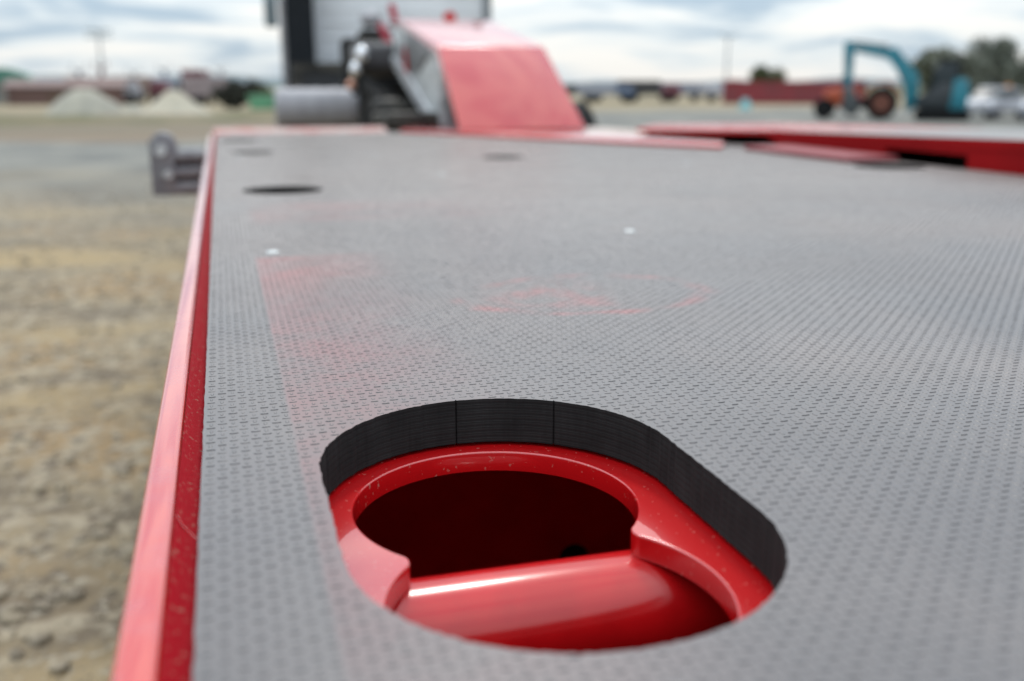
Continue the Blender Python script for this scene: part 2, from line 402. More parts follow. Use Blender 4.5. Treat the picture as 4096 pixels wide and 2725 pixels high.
# loose stones lying on the near yard
def stones(n):
    ico = BM(); bmesh.ops.create_icosphere(ico, subdivisions=1, radius=1.0)
    bv = np.array([v.co[:] for v in ico.verts]); bf = np.array([[v.index for v in f.verts] for f in ico.faces]); ico.free()
    V = []; Fc = []
    for i in range(n):
        y = 0.6 + 11 * rng.random() ** 1.5; x = -0.1 - (0.55 + y * .40) * rng.random()
        s0 = 0.004 + 0.022 * rng.random() ** 8
        v = bv * (1 + rng.uniform(-.25, .25, (len(bv), 1))) * s0 * np.array([rng.uniform(.8, 1.3), rng.uniform(.8, 1.3), rng.uniform(.45, .8)])
        a = rng.uniform(0, 6.28); c_, s_ = math.cos(a), math.sin(a)
        v = v @ np.array([[c_, s_, 0], [-s_, c_, 0], [0, 0, 1]]) + np.array([x, y, s0 * .25])
        Fc.append(bf + len(V) * len(bv)); V.append(v)
    me = bpy.data.meshes.new('gravel'); me.from_pydata(np.concatenate(V).tolist(), [], np.concatenate(Fc).tolist())
    me.materials.append(m_stone); o = bpy.data.objects.new('gravel', me); col.objects.link(o)
    tag(o, 'loose grey and tan stones strewn on the yard beside the trailer', 'gravel'); o['kind'] = 'stuff'
stones(9000)

# ------------------------------------------------------------------ the trailer
T = thing('low_loader_trailer', 'red low loader trailer with grey tread deck, lashing hole and gooseneck', 'trailer', (1.2, 2.0, 0))
def dz(z): return D + z
# hole outlines (metres on the deck)
SAWX = (0.1285, 0.1868)
def stadium(cx, y0, y1, r, n=40, jit=0.0):
    p = arc(cx, y1, r, 0, 180, n) + arc(cx, y0, r, 180, 360, n)
    # straight flanks subdivided as well
    q = []
    for i in range(len(p)):
        a, b = p[i], p[(i + 1) % len(p)]
        k = max(1, int(math.hypot(b[0] - a[0], b[1] - a[1]) / .004))
        for j in range(k): q.append((a[0] + (b[0] - a[0]) * j / k + random.gauss(0, jit), a[1] + (b[1] - a[1]) * j / k + random.gauss(0, jit)))
    return q
HC, H0, H1, HR = 0.1315, 0.3790, 0.4810, 0.0950
hole1 = stadium(HC, H0, H1, HR, n=120, jit=0.00024)
# two saw marks in the far wall of the cut
def notch(poly, xs, depth, wid):
    outp = []
    for p in poly:
        for x in xs:
            if p[1] > .5 and abs(p[0] - x) < wid * 1.01: break
        else: outp.append(p)
    for x in xs:
        k = next(i for i in range(len(outp)) if outp[i][1] > .5 and outp[i][0] >= x > outp[i + 1][0])
        y = H1 + math.sqrt(HR ** 2 - (x - HC) ** 2)
        outp[k + 1:k + 1] = [(x + wid, H1 + math.sqrt(HR ** 2 - (x + wid - HC) ** 2)), (x + .0002, y + depth), (x - .0002, y + depth), (x - wid, H1 + math.sqrt(HR ** 2 - (x - wid - HC) ** 2))]
    return outp
hole1 = notch(hole1, SAWX, 0.0016, 0.0006)
def circ(cx, cy, r, n=40): return arc(cx, cy, r, 0, 360, n)[:-1]
others = [(0.1025, 1.910, .074), (0.083, 3.010, .063), (0.727, 2.630, .060), (1.535, 2.075, .085), (0.058, 3.690, .066)]
XL, XR, YF, YB = -0.0215, 1.655, 4.155, -1.6
left_edge = [(XL + random.gauss(0, .00013), YB + (YF - .03 - YB) * i / 700) for i in range(701)]
outer = left_edge[::-1] + [(XR, YB), (XR, YF)] + [(XL + .03 - .03 * math.sin(R(a)), YF - .03 + .03 * math.cos(R(a))) for a in range(0, 90, 15)]
TH = 0.0285
bm = sheet(outer, [hole1] + [circ(*c) for c in others], dz(-TH), dz(0))
# material 0 on top and underside, 1 on every cut edge
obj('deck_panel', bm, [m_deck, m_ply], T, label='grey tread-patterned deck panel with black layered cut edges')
bpy.data.objects['deck_panel'].parent = T
# make the object space of the deck equal to metres from the camera foot: shift origin to the world axes
dk = bpy.data.objects['deck_panel']
dk.data.transform(Matrix.Translation(Vector((1.2, 2.0, -D)))); dk.location = (-1.2, -2.0, D)

# raised tread lozenges, 6 mm checker, alternately along and across the deck
def tread():
    p = 0.00605
    def lens(a, b, n):
        pts = []
        for i in range(n): th = math.pi * i / n; pts.append((-a * math.cos(th), b * math.sin(th) ** 1.0))
        for i in range(n): th = math.pi * i / n; pts.append((a * math.cos(th), -b * math.sin(th)))
        return pts
    o1 = lens(.00275, .00118, 4); i1 = lens(.0022, .00058, 4)
    i1 = lens(.0020, .00034, 4); ib = lens(.0021, .00066, 4)
    det_v = np.array([(x, y, -.00005) for x, y in o1] + [(x, y, .00044) for x, y in i1])
    det_b = np.array([(x, y, -.00005) for x, y in o1] + [(x, y, .00022) for x, y in ib])
    det_f = [[k, (k + 1) % 8, 8 + (k + 1) % 8, 8 + k] for k in range(8)] + [[8, 9, 10, 11], [8, 11, 12, 15], [12, 13, 14, 15]]
    o2 = lens(.00275, .00120, 2); i2 = lens(.0021, .00030, 2); i2b = lens(.0020, .00066, 2)
    sim_v = np.array([(x, y, -.00005) for x, y in o2] + [(x, y, .00042) for x, y in i2])
    sim_b = np.array([(x, y, -.00005) for x, y in o2] + [(x, y, .00022) for x, y in i2b])
    sim_f = [[k, (k + 1) % 4, 4 + (k + 1) % 4, 4 + k] for k in range(4)] + [[4, 5, 6, 7]]
    hp = [(HC, H0, H1, HR)] + [(c[0], c[1], c[1], c[2]) for c in others]
    V = []; Q = []; base = 0; quads = []; tris = []
    i0, i1_ = int(math.ceil((XL + .002) / p)), int((XR - .002) / p)
    j0, j1 = int(.05 / p), int(4.1 / p)
    I, J = np.meshgrid(np.arange(i0, i1_), np.arange(j0, j1), indexing='ij')
    I = I.ravel(); J = J.ravel()
    x = I * p + .0010 + rng.normal(0, .00016, len(I)); y = J * p + .0012 + rng.normal(0, .00016, len(J))
    ok = np.ones(len(x), bool)
    for cx, y0, y1, r in hp:
        yy = np.clip(y, y0, y1); ok &= np.hypot(x - cx, y - yy) > r + .0018
    x, y, I, J = x[ok], y[ok], I[ok], J[ok]
    dist = np.hypot(x, y)
    vis = (x < .95 * y + .22)
    x, y, I, J, dist = x[vis], y[vis], I[vis], J[vis], dist[vis]
    near = dist < 1.75
    blocks = []
    odd = (I + J) % 2 == 1
    for sel, bv, bf in ((near & ~odd, det_v, det_f), (near & odd, det_b, det_f), (~near & ~odd, sim_v, sim_f), (~near & odd, sim_b, sim_f)):
        xs, ys = x[sel], y[sel]; along = ((I[sel] + J[sel]) % 2 == 0)
        n = len(xs)
        sc_ = rng.uniform(.85, 1.1, (n, 1)); hz = rng.uniform(.65, 1.15, (n, 1))
        bx = bv[None, :, 0] * sc_; by = bv[None, :, 1] * sc_; bz = bv[None, :, 2] * hz
        X_ = np.where(along[:, None], bx, -by) + xs[:, None]; Y_ = np.where(along[:, None], by, bx) + ys[:, None]
        blocks.append((np.stack([X_, Y_, np.broadcast_to(bz, X_.shape)], -1).reshape(-1, 3), bf, n, len(bv)))
    verts = np.concatenate([b[0] for b in blocks]); loops = []; starts = []; totals = []; off = 0; ls = 0
    for _, bf, n, nv in blocks:
        flat = []; tot = []
        for f in bf:
            g = []
            for q in f:
                if q not in g: g.append(q)
            flat += g; tot.append(len(g))
        flat = np.array(flat); tot = np.array(tot)
        lp = (flat[None, :] + (off + np.arange(n) * nv)[:, None]).ravel(); loops.append(lp)
        tt = np.tile(tot, n); st = ls + np.concatenate([[0], np.cumsum(tt)[:-1]]); starts.append(st); totals.append(tt)
        ls += len(lp); off += n * nv
    loops = np.concatenate(loops); starts = np.concatenate(starts); totals = np.concatenate(totals)
    me = bpy.data.meshes.new('tread_pattern')
    me.vertices.add(len(verts)); me.vertices.foreach_set('co', verts.ravel().astype(np.float32))
    me.loops.add(len(loops)); me.loops.foreach_set('vertex_index', loops.astype(np.int32))
    me.polygons.add(len(starts)); me.polygons.foreach_set('loop_start', starts.astype(np.int32)); me.polygons.foreach_set('loop_total', totals.astype(np.int32))
    me.polygons.foreach_set('use_smooth', np.zeros(len(starts), bool))
    me.update(calc_edges=True); me.validate()
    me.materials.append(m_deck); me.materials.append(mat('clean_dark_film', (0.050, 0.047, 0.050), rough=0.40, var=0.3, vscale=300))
    mi = []
    for _, bf, n, nv in blocks: mi.append(np.tile(np.array([1 if max(f) >= nv // 2 and min(f) < nv // 2 else 0 for f in bf]), n))
    me.polygons.foreach_set('material_index', np.concatenate(mi).astype(np.int32))
    o = bpy.data.objects.new('tread_pattern', me); col.objects.link(o); o.parent = T; o.location = (-1.2, -2.0, D)
    o['kind'] = 'stuff'
tread()

# side rail: flat bar on edge, rounded into the front rail at the corner
def rail_path():
    c = .045
    pts = [(-.0405, YB)] + [(-.0405, YB + (YF - .05 - YB) * i / 20) for i in range(1, 21)]
    cx, cy = -.0405 + c, YF + .012 - c
    pts += [(cx - c * math.cos(R(a)), cy + c * math.sin(R(a))) for a in range(0, 91, 10)]
    pts += [(cx + (.62 - cx) * i / 5, YF + .012) for i in range(1, 6)]
    return pts
bm = BM(); pth = rail_path(); prof = [(-.0075, -.24), (-.0075, -.0022), (-.0062, -.0008), (-.004, -.0003), (.004, -.0003), (.0062, -.0008), (.0075, -.0022), (.0075, -.24)]
rings = []
for i, p in enumerate(pth):
    a = Vector(pth[max(0, i - 1)]); b = Vector(pth[min(len(pth) - 1, i + 1)]); d = (b - a).normalized(); nrm = Vector((d.y, -d.x))
    rings.append([bm.verts.new((p[0] + nrm.x * q[0], p[1] + nrm.y * q[0], dz(q[1]))) for q in prof])
for a, b in zip(rings, rings[1:]):
    for k in range(len(prof) - 1): bm.faces.new((a[k], a[k + 1], b[k + 1], b[k]))
    bm.faces.new((a[-1], a[0], b[0], b[-1]))
bm.faces.new(rings[0]); bm.faces.new(rings[-1][::-1])
obj('side_rail', bm, m_red_rail, T, smooth=50)
bm = BM(); prism(bm, [(YF + .001, dz(-.02)), (YF + .001, dz(.002)), (YF + .13, dz(.019)), (YF + .14, dz(.016)), (YF + .14, dz(-.02))], 'x', -.03, .66)
obj('front_lip', bm, mat('dusty_pale_red', (.32, .10, .09), rough=.5, second=(.36, .27, .25), fac=(.35, .6), vscale=14, spec=.25), T, smooth=30)
# gutter between rail and deck: a sloped fillet with an overspilled weld
bm = BM()
prism(bm, [(-.0335, dz(-.0035)), (-.0300, dz(-.0095)), (-.0225, dz(-.0130)), (-.0225, dz(-.03)), (-.0335, dz(-.03))], 'y', YB, YF - .03)
obj('edge_gutter', bm, m_red_gut, T, smooth=40)
bm = BM(); tube(bm, [(-.0325, .4560, dz(-.0045)), (-.029, .4510, dz(-.0095)), (-.0235, .4440, dz(-.0125))], .00045, 8)
obj('weld_bead', bm, m_red_dusty, T, smooth=60)

# lashing plate: keyhole of two circles with lobes gripping the bar
PC, PY, PR, PHALF = .1303, .4330, .0772, .055
def keyhole():
    xf = .0575 + .0103; rf = .0103; pts = []
    a_end = math.degrees(math.atan2(-PHALF, xf))            # direction from upper circle centre to fillet centre
    pts += arc(PC, PY + PHALF, PR, a_end, 180 - a_end, 72)
    b0 = math.degrees(math.atan2(PHALF, xf))
    # left lobe fillet: centre (-xf, 0), from its upper tangent round the tip to the lower tangent
    pts += arc(PC - xf, PY, rf, b0, -b0, 14)[1:-1]
    pts += arc(PC, PY - PHALF, PR, 180 - math.degrees(math.atan2(PHALF, xf)), 360 + math.degrees(math.atan2(PHALF, xf)), 72)
    pts += arc(PC + xf, PY, rf, 180 + b0, 180 - b0, 14)[1:-1]
    return pts
kh = keyhole()
plate_o = [(-.020, .106), (.414, .106), (.414, .894), (-.020, .894)]
def grow(poly, d):                       # move a counter-clockwise outline outwards
    out_ = []; n = len(poly)
    for i in range(n):
        a, b = poly[i - 1], poly[(i + 1) % n]; tx, ty = b[0] - a[0], b[1] - a[1]; l_ = math.hypot(tx, ty)
        out_.append((poly[i][0] + d * ty / l_, poly[i][1] - d * tx / l_))
    return out_
khs = []
for p in kh:
    if not khs or math.hypot(p[0] - khs[-1][0], p[1] - khs[-1][1]) > 2e-4: khs.append(p)
bm = BM(); loops = []
o_v = [bm.verts.new((x, y, dz(-.0310))) for x, y in plate_o]; k_v = [bm.verts.new((x, y, dz(-.0310))) for x, y in grow(khs, .0010)]
for lp in (o_v, k_v):
    for i in range(len(lp)): bm.edges.new((lp[i], lp[(i + 1) % len(lp)]))
bmesh.ops.triangle_fill(bm, use_beauty=True, use_dissolve=False, edges=bm.edges[:])
lv = [k_v] + [[bm.verts.new((x, y, dz(z))) for x, y in q] for q, z in ((grow(khs, .0003), -.0313), (khs, -.0321), (khs, -.0435))]
for a, b in zip(lv, lv[1:]):
    for i in range(len(khs)): bm.faces.new((a[i], a[(i + 1) % len(khs)], b[(i + 1) % len(khs)], b[i]))
lo = [bm.verts.new((x, y, dz(-.0435))) for x, y in plate_o]
for i in range(4): bm.faces.new((o_v[i], lo[i], lo[(i + 1) % 4], o_v[(i + 1) % 4]))
for f in bm.faces: f.smooth = abs(sum((v.co.z for v in f.verts)) / len(f.verts) - dz(-.0310)) > 1e-5
obj('lashing_plate', bm, m_red_dusty, T)
# cross bar welded under the lobes
bm = BM(); tube(bm, [(.0, .4310, dz(-.0737)), (.262, .4310, dz(-.0737))], .0300, 64)
obj('lashing_bar', bm, m_red, T, smooth=50)
# pocket: open-topped steel box below the plate
bm = BM()
box(bm, -.026, .42, .10, .90, dz(-.37), dz(-.36))
for a in ((-.026, -.020, .10, .90), (.414, .42, .10, .90), (-.020, .414, .10, .106), (-.020, .414, .894, .90)): box(bm, *a, dz(-.36), dz(-.0445))
pk = obj('lashing_pocket', bm, mat('pocket_red_paint', (.60, .008, .010), rough=.5, spec=.3, var=.15, vscale=10), T)
bm = BM(); tube(bm, [(.322, .8935, dz(-.288)), (.322, .8925, dz(-.288))], .016, 24)
obj('drain_hole', bm, m_dark, pk)
# underframe; its unseen floor plate is added to keep light from leaking in
bm = BM(); box(bm, -.03, XR - .01, YB, YF, dz(-.40), dz(-.38))
for yy in (-1.2, -.1, .95, 2.3, 3.3): box(bm, -.03, XR - .01, yy, yy + .05, dz(-.38), dz(-.0290))
obj('underframe', bm, m_dark, T)
for x in (.15, 1.45):
    bm = BM(); box(bm, x - .05, x + .05, 3.35, 3.45, .02, dz(-.40)); box(bm, x - .12, x + .12, 3.28, 3.52, 0, .02)
    obj('landing_leg', bm, m_dark, T)
for x in (.2, 1.4):
    bm = BM(); tube(bm, [(x - .13, -1.0, .38), (x + .13, -1.0, .38)], .38, 32)
    obj('wheel', bm, m_black, T, smooth=40)
bm = BM(); tube(bm, [(.07, -1.0, .38), (1.53, -1.0, .38)], .06, 16)
box(bm, .7, .9, -1.1, -.9, .38, dz(-.40)); obj('axle', bm, m_dark, T)

# countersunk screws
for k, (x, y) in enumerate([(.048, 1.186), (.456, 2.151), (.406, 2.813), (.516, 1.230), (1.098, 2.273), (.038, 2.794)]):
    if k == 0:
        bm = BM()
        pr = [(0.0, .0020), (.0035, .0019), (.006, .0014), (.0078, .0006), (.0082, -.0004)]
        rg_ = [[bm.verts.new((r * math.cos(t), r * math.sin(t), z)) for t in (2 * math.pi * i / 20 for i in range(20))] for r, z in pr[1:]]
        for a, b in zip(rg_, rg_[1:]):
            for i in range(20): bm.faces.new((a[i], b[i], b[(i + 1) % 20], a[(i + 1) % 20]))
        bm.faces.new(rg_[0])
        s0 = obj('screw', bm, m_zinc, T, smooth=40, local=True); so = s0
    else:
        so = s0.copy(); col.objects.link(so); so.parent = T
    so.location = (x - 1.2, y - 2.0, D)

# front foot plate of the gooseneck, lying on the deck
bm = BM(); prism(bm, [(.70, 4.10), (1.455, 2.77), (1.645, 3.12), (1.62, 3.85), (1.47, 4.3), (.85, 4.6)], 'z', dz(.0010), dz(.013), bev=.003)
obj('foot_plate', bm, m_red_rail, T, smooth=40)
# gooseneck: sloped front, flat top, grey side cheeks
G = bpy.data.objects.new('gooseneck', None); col.objects.link(G); G.parent = T; G.location = (1.155 - 1.2, 4.6 - 2.0, D)
top = [(3.960, .030), (4.357, .352), (5.30, .515), (6.6, .530), (6.6, .43), (5.60, .36), (5.28, .245), (4.42, .030)]
bm = BM(); prism(bm, [(y, dz(z)) for y, z in [(3.955, .014), (4.357, .352), (5.30, .515), (5.62, .522)]] + [(5.62, dz(.497)), (5.30, dz(.490)), (4.385, dz(.330)), (3.995, dz(.014))], 'x', .915, 1.40, bev=.006)
for v in bm.verts:                       # the front plate flares towards its foot on the right
    if v.co.x > 1.2 and v.co.y < 4.45: v.co.x += .062 * (1 - (v.co.z - dz(0)) / .36) - .008
obj('cover_plate', bm, mat('neck_red_paint', (.42, .010, .012), rough=.24, coat=.9, coat_rough=.05, var=.06, vscale=1.5), G, smooth=40)
bm = BM(); prism(bm, [(y, dz(z)) for y, z in [(3.998, .014), (4.387, .327), (5.30, .487), (5.60, .494), (5.60, .33), (5.28, .235), (4.60, .014)]], 'x', .935, 1.38)
obj('side_cheek', bm, m_grey_paint, G)
bm = BM(); prism(bm, [(y, dz(z)) for y, z in [(4.46, .014), (5.18, .245), (5.62, .345), (5.62, .30), (5.26, .19), (4.64, .014)]], 'x', .922, 1.395, bev=.003)
obj('lower_flange', bm, mat('pale_steel', (.50, .52, .55), rough=.3, coat=.3, var=.2, vscale=5), G)
m_dk = mat('slate_grey', (.06, .063, .07), rough=.4, coat=.2, second=(.12, .125, .135), vscale=7)
bm = BM(); prism(bm, [(y, dz(z)) for y, z in [(5.12, .27), (5.28, .455), (4.66, .375), (4.62, .33), (4.85, .25)]], 'x', .928, .9345, bev=.002); obj('dark_cheek_plate', bm, m_dk, G)  # dark plate added for the cheek's dark upper area
bm = BM(); prism(bm, [(y, dz(z)) for y, z in [(4.06, .02), (4.22, .02), (4.40, .19), (4.30, .22)]], 'x', .928, .9345, bev=.002); obj('dark_cheek_plate', bm, m_dk, G)  # dark plate added in place of the cheek's dark lower recess
# slight red stripe down the cheek and the lifting eye on top
bm = BM(); prism(bm, [(5.20, dz(.235)), (5.26, dz(.235)), (5.26, dz(.375)), (5.20, dz(.375))], 'x', .925, .9345); obj('red_stripe', bm, m_red, G)
bm = BM()
prism(bm, arc(1.215, dz(.535), .035, 0, 180, 12) + [(1.18, dz(.51)), (1.25, dz(.51))], 'y', 5.45, 5.48)
obj('lifting_eye', bm, m_red, G)
# cross beam at the head of the neck
bm = BM(); prism(bm, [(5.63, dz(.285)), (5.63, dz(.385)), (5.66, dz(.415)), (6.1, dz(.415)), (6.1, dz(.27)), (5.95, dz(.215)), (5.70, dz(.23))], 'x', .755, 1.60, bev=.008)
obj('head_beam', bm, mat('dark_grey_paint', (.045, .045, .052), rough=.45, coat=.1, var=.3, vscale=6), G, smooth=40)
for x0, z0, x1, z1 in ((1.045, .41, 1.00, .64), (.975, .42, .93, .53)):
    bm = BM(); tube(bm, [(x0, 6.0, dz(z0)), (x0 * .5 + x1 * .5, 6.02, dz((z0 + z1) / 2)), (x1, 6.05, dz(z1))], .022, 12)
    obj('lever', bm, mat('dark_red_paint', (.33, .006, .03), rough=.4, var=.2), G, smooth=50)
for (x, y, z, r, h, m__) in ((.755, 5.57, 1.245, .034, .050, m_chrome), (.715, 5.56, 1.165, .030, .046, m_chrome), (.688, 5.55, 1.088, .026, .028, m_copper)):
    bm = BM(); blob(bm, (x, y, z), (r, r, h), 3, .0); obj('air_coupling', bm, m__, G, smooth=80)
    bm = BM(); tube(bm, [(x, y + .02, z), (x + .08, y + .5, z - .05), (x + .25, y + 1.1, z - .02), (x + .5, y + 2.2, z - .05)], .013, 8); obj('air_hose', bm, m_black, G, smooth=60)
# hoses and blocks hanging under the neck
for k, (x, z, c_) in enumerate([(.74, .25, 0), (.79, .22, .06), (.84, .20, .1)]):
    bm = BM(); pts = [(x + c_ * t + .05 * math.sin(3 * t), 5.65 - .9 * t, dz(z - .19 * math.sin(math.pi * t * .55))) for t in (i / 12 for i in range(13))]
    tube(bm, pts, .022, 10); obj('hydraulic_hose', bm, m_black, G, smooth=60)
bm = BM(); blob(bm, (.80, 4.95, dz(.085)), (.10, .09, .045), 2, .12); box(bm, .70, .78, 4.75, 4.9, dz(.0), dz(.06), .01)
obj('valve_block', bm, m_greasy, G, smooth=40)
bm = BM(); box(bm, .70, .97, 4.45, 4.62, dz(.001), dz(.07), .012); tube(bm, [(.86, 4.42, dz(.035)), (.86, 4.47, dz(.035))], .033, 20)
obj('neck_hinge', bm, m_greasy, G, smooth=40)
bm = BM(); box(bm, .87, 1.38, 5.7, 6.5, dz(-.10), dz(.20), .02); obj('turntable_housing', bm, m_dark, G)
bm = BM(); box(bm, .93, 1.39, 4.5, 5.25, dz(-.05), dz(.028), .01); obj('neck_base', bm, m_dark, G)

m_matt = mat('matt_red_paint', (.26, .002, .004), rough=.6, spec=.10, var=.15, vscale=3)
# right hand raised deck, falling slightly towards the front
RD = bpy.data.objects.new('raised_deck', None); col.objects.link(RD); RD.parent = T; RD.location = (2.1 - 1.2, 1.5 - 2.0, D)
def zt(y): return .0715 - .0225 * (y - 1.8)
def slab(pts, th, top_off=0.0):
    bm = BM(); a = [bm.verts.new((x, y, dz(zt(y) + top_off))) for x, y in pts]; b = [bm.verts.new((x, y, dz(zt(y) + top_off - th))) for x, y in pts]
    bm.faces.new(a); bm.faces.new(b[::-1]); n = len(pts)
    for i in range(n): bm.faces.new((a[i], b[i], b[(i + 1) % n], a[(i + 1) % n]))
    return bm
m_deck2 = mat('dusty_grey_film', (.15, .145, .145), rough=.46, second=(.19, .165, .15), vscale=2.5)
obj('board', slab([(1.668, YB), (2.47, YB), (2.47, 2.86), (1.668, 2.86)], .022), m_deck2, RD)
obj('front_plate', slab([(1.662, 2.862), (2.47, 2.862), (2.42, 4.13), (1.86, 4.2), (1.44, 3.40)], .011, .001), m_red, RD)
obj('edge_frame', slab([(1.660, YB), (1.667, YB), (1.667, 2.861), (1.660, 2.861)], .024, .0015), m_matt, RD)
bm = BM()
def face(y0, y1, zb, zt_off): 
    pts = [(y0, dz(zb)), (y1, dz(zb)), (y1, dz(zt(y1) + zt_off)), (y0, dz(zt(y0) + zt_off))]
    prism(bm, pts, 'x', 1.663, 1.69)
face(YB, 1.965, -.12, -.0226); face(1.965, 2.27, .030, -.0226); face(2.27, 2.82, -.12, -.0226)
obj('side_web', bm, m_matt, RD)
bm = BM(); box(bm, 1.86, 2.4, YB, 2.8, dz(-.24), dz(.02)); obj('inner_frame', bm, m_dark, RD)  # dark colour paints in the shade behind the web opening
bm = BM(); box(bm, 1.70, 2.40, 2.90, 3.9, dz(-.24), dz(.008)); obj('front_box', bm, m_dark, RD)  # dark box painting in the shade of the front recess
bm = BM(); box(bm, 2.47, 2.50, YB, 4.1, dz(-.24), dz(.0)); obj('outer_rail', bm, m_red, RD)
bm = BM(); box(bm, 1.50, 1.6555, 2.20, 2.72, dz(.0010), dz(.014), .003); obj('wear_strip', bm, m_red_old, T)

# stake bracket on the outside of the left rail
SB = bpy.data.objects.new('stake_bracket', None); col.objects.link(SB); SB.parent = T; SB.location = (-.12 - 1.2, 3.0 - 2.0, D)
bm = BM(); prism(bm, [(-.196, dz(-.112)), (-.196, dz(.035))] + arc(-.160, dz(.025), .036, 165, 0, 10) + [(-.124, dz(-.01)), (-.136, dz(-.02)), (-.136, dz(-.085)), (-.118, dz(-.095)), (-.118, dz(-.112))], 'y', 2.96, 3.04, bev=.004)
obj('back_plate', bm, m_bracket, SB, smooth=40)
bm = BM(); box(bm, -.135, -.0495, 3.005, 3.02, dz(-.112), dz(.006)); obj('web_plate', bm, m_bracket, SB)
for z, r in ((-.004, .021), (-.050, .018), (-.094, .020)):
    bm = BM(); tube(bm, [(-.16, 2.98, dz(z)), (-.049, 2.98, dz(z + .002))], r, 14); obj('arm', bm, m_bracket, SB, smooth=40)
bm = BM(); tube(bm, [(-.165, 2.935, dz(.012)), (-.165, 2.96, dz(.012))], .014, 12); obj('bolt_head', bm, m_zinc, SB)
bm = BM(); tube(bm, [(-.150, 2.935, dz(-.052)), (-.150, 2.96, dz(-.052))], .011, 12); obj('bolt_head', bm, m_zinc, SB)

# ------------------------------------------------------------------ the tractor unit that carries the neck
TR = thing('tractor_truck', 'white cabbed tractor truck coupled under the red gooseneck', 'truck', (1.48, 7.0, 0), R(-4))
def tobj(name, bm, m, parent=TR, **k): return obj(name, bm, m, parent, local=True, **k)
for s_ in (-1, 1):
    bm = BM(); box(bm, s_ * .42 - .04, s_ * .42 + .04, -1.0, 5.6, .70, .95, .01); tobj('chassis_rail', bm, m_dark)
for s_ in (-1, 1):
    F = bpy.data.objects.new('fender', None); col.objects.link(F); F.parent = TR; F.location = (s_ * .86, 0.32, 0.42)
    bm = BM(); o_ = arc(0, 0, .54, 180, 0, 24); i_ = arc(0, 0, .52, 0, 180, 24)
    prism(bm, [(y, z) for y, z in o_ + i_], 'x', -.265, .265); obj('mudguard', bm, m_silver if s_ < 0 else m_black, F, smooth=40, local=True)
    for k in range(4 if s_ < 0 else 0):
        bm = BM(); prism(bm, arc(0, 0, .546, 175, 5, 20) + arc(0, 0, .5405, 5, 175, 20), 'x', -.2 + k * .135 - .008, -.2 + k * .135 + .008)
        obj('rib', bm, m_silver, F, local=True)
    bm = BM(); prism(bm, [(-.545, -.02), (-.537, -.02), (-.537, -.36), (-.545, -.36)], 'x', -.25, .25); obj('mud_flap', bm, m_black, F, local=True)
    for dx in (-.13, .13):
        W_ = BM(); tube(W_, [(s_ * .86 + dx - .11, .25, .49), (s_ * .86 + dx - .09, .25, .49), (s_ * .86 + dx + .09, .25, .49), (s_ * .86 + dx + .11, .25, .49)], .48, 32)
        wh = tobj('wheel', W_, m_black, smooth=40)
        W_ = BM(); tube(W_, [(s_ * .86 + dx - .115, .25, .49), (s_ * .86 + dx + .115, .25, .49)], .27, 24); tobj('rim', W_, m_silver, smooth=40).parent = wh
bm = BM(); box(bm, -.5, .5, -.6, .5, .951, 1.05, .02); tobj('fifth_wheel', bm, m_dark)
bm = BM(); box(bm, -.60, .95, 1.0, 2.2, .96, 1.10, .02); tobj('catwalk', bm, m_dark)
AT = bpy.data.objects.new('air_tank', None); col.objects.link(AT); AT.parent = TR; AT.location = (-.85, -.42, .945)
bm = BM(); tube(bm, [(-.265, 0, 0), (-.25, 0, 0), (.245, 0, 0), (.26, 0, 0)], .122, 32)
for v in bm.verts:
    if abs(v.co.x) > .255: v.co.y *= .85; v.co.z *= .85
obj('tank_shell', bm, m_silver, AT, smooth=40, local=True)
for k in range(5):
    bm = BM(); x = -.21 + k * .105; tube(bm, [(x - .009, 0, 0), (x + .009, 0, 0)], .127, 32); obj('tank_band', bm, m_silver, AT, smooth=40, local=True)
for x in (-.2, .1):
    bm = BM(); box(bm, x, x + .1, -.06, .25, -.2, -.1); obj('tank_bracket', bm, m_dark, AT, local=True)
# cab
CB = bpy.data.objects.new('cab', None); col.objects.link(CB); CB.parent = TR; CB.location = (0, 4.9, .9)
bm = BM(); box(bm, -1.06, 1.14, -.9, 1.1, -.05, 2.4, .06); obj('cab_shell', bm, m_white, CB, smooth=40, local=True)
for k in range(16):
    z = .10 + k * .14
    bm = BM(); box(bm, -.72, 1.10, -.908, -.9005, z, z + .035, .006); obj('rib', bm, m_white, CB, local=True)
bm = BM(); box(bm, 1.04, 1.13, -.935, -.9005, -.0, 2.3, .008); obj('corner_trim', bm, mat('grey_trim', (.18, .20, .22), rough=.4, var=.1), CB, local=True)
bm = BM(); box(bm, -1.05, -.76, -1.35, -.91, -.12, 2.5, .03); obj('side_fairing', bm, mat('black_fairing', (.007, .010, .014), rough=.6, spec=.2, var=.2), CB, local=True)
bm = BM(); box(bm, -1.10, -1.055, -1.30, -.93, -.8, 2.4, .01); obj('fairing_edge', bm, m_silver, CB, local=True)
bm = BM(); box(bm, -1.30, -1.14, .9, 1.0, .86, 1.4, .04); tube(bm, [(-1.06, .95, 1.3), (-1.2, .95, 1.3)], .02, 8)
obj('mirror', bm, mat('mirror_housing', (.16, .20, .22), rough=.3, var=.1), CB, smooth=40, local=True)
bm = BM(); box(bm, -1.02, -.30, -1.50, -1.36, -.02, .40, .03); obj('battery_box', bm, mat('black_box', (.016, .019, .024), rough=.45, var=.2), CB, local=True)
bm = BM(); box(bm, -1.0, -.35, -1.54, -1.505, .32, .40); box(bm, -1.0, -.92, -1.54, -1.505, .0, .319); obj('box_bracket', bm, m_greasy, CB, local=True)
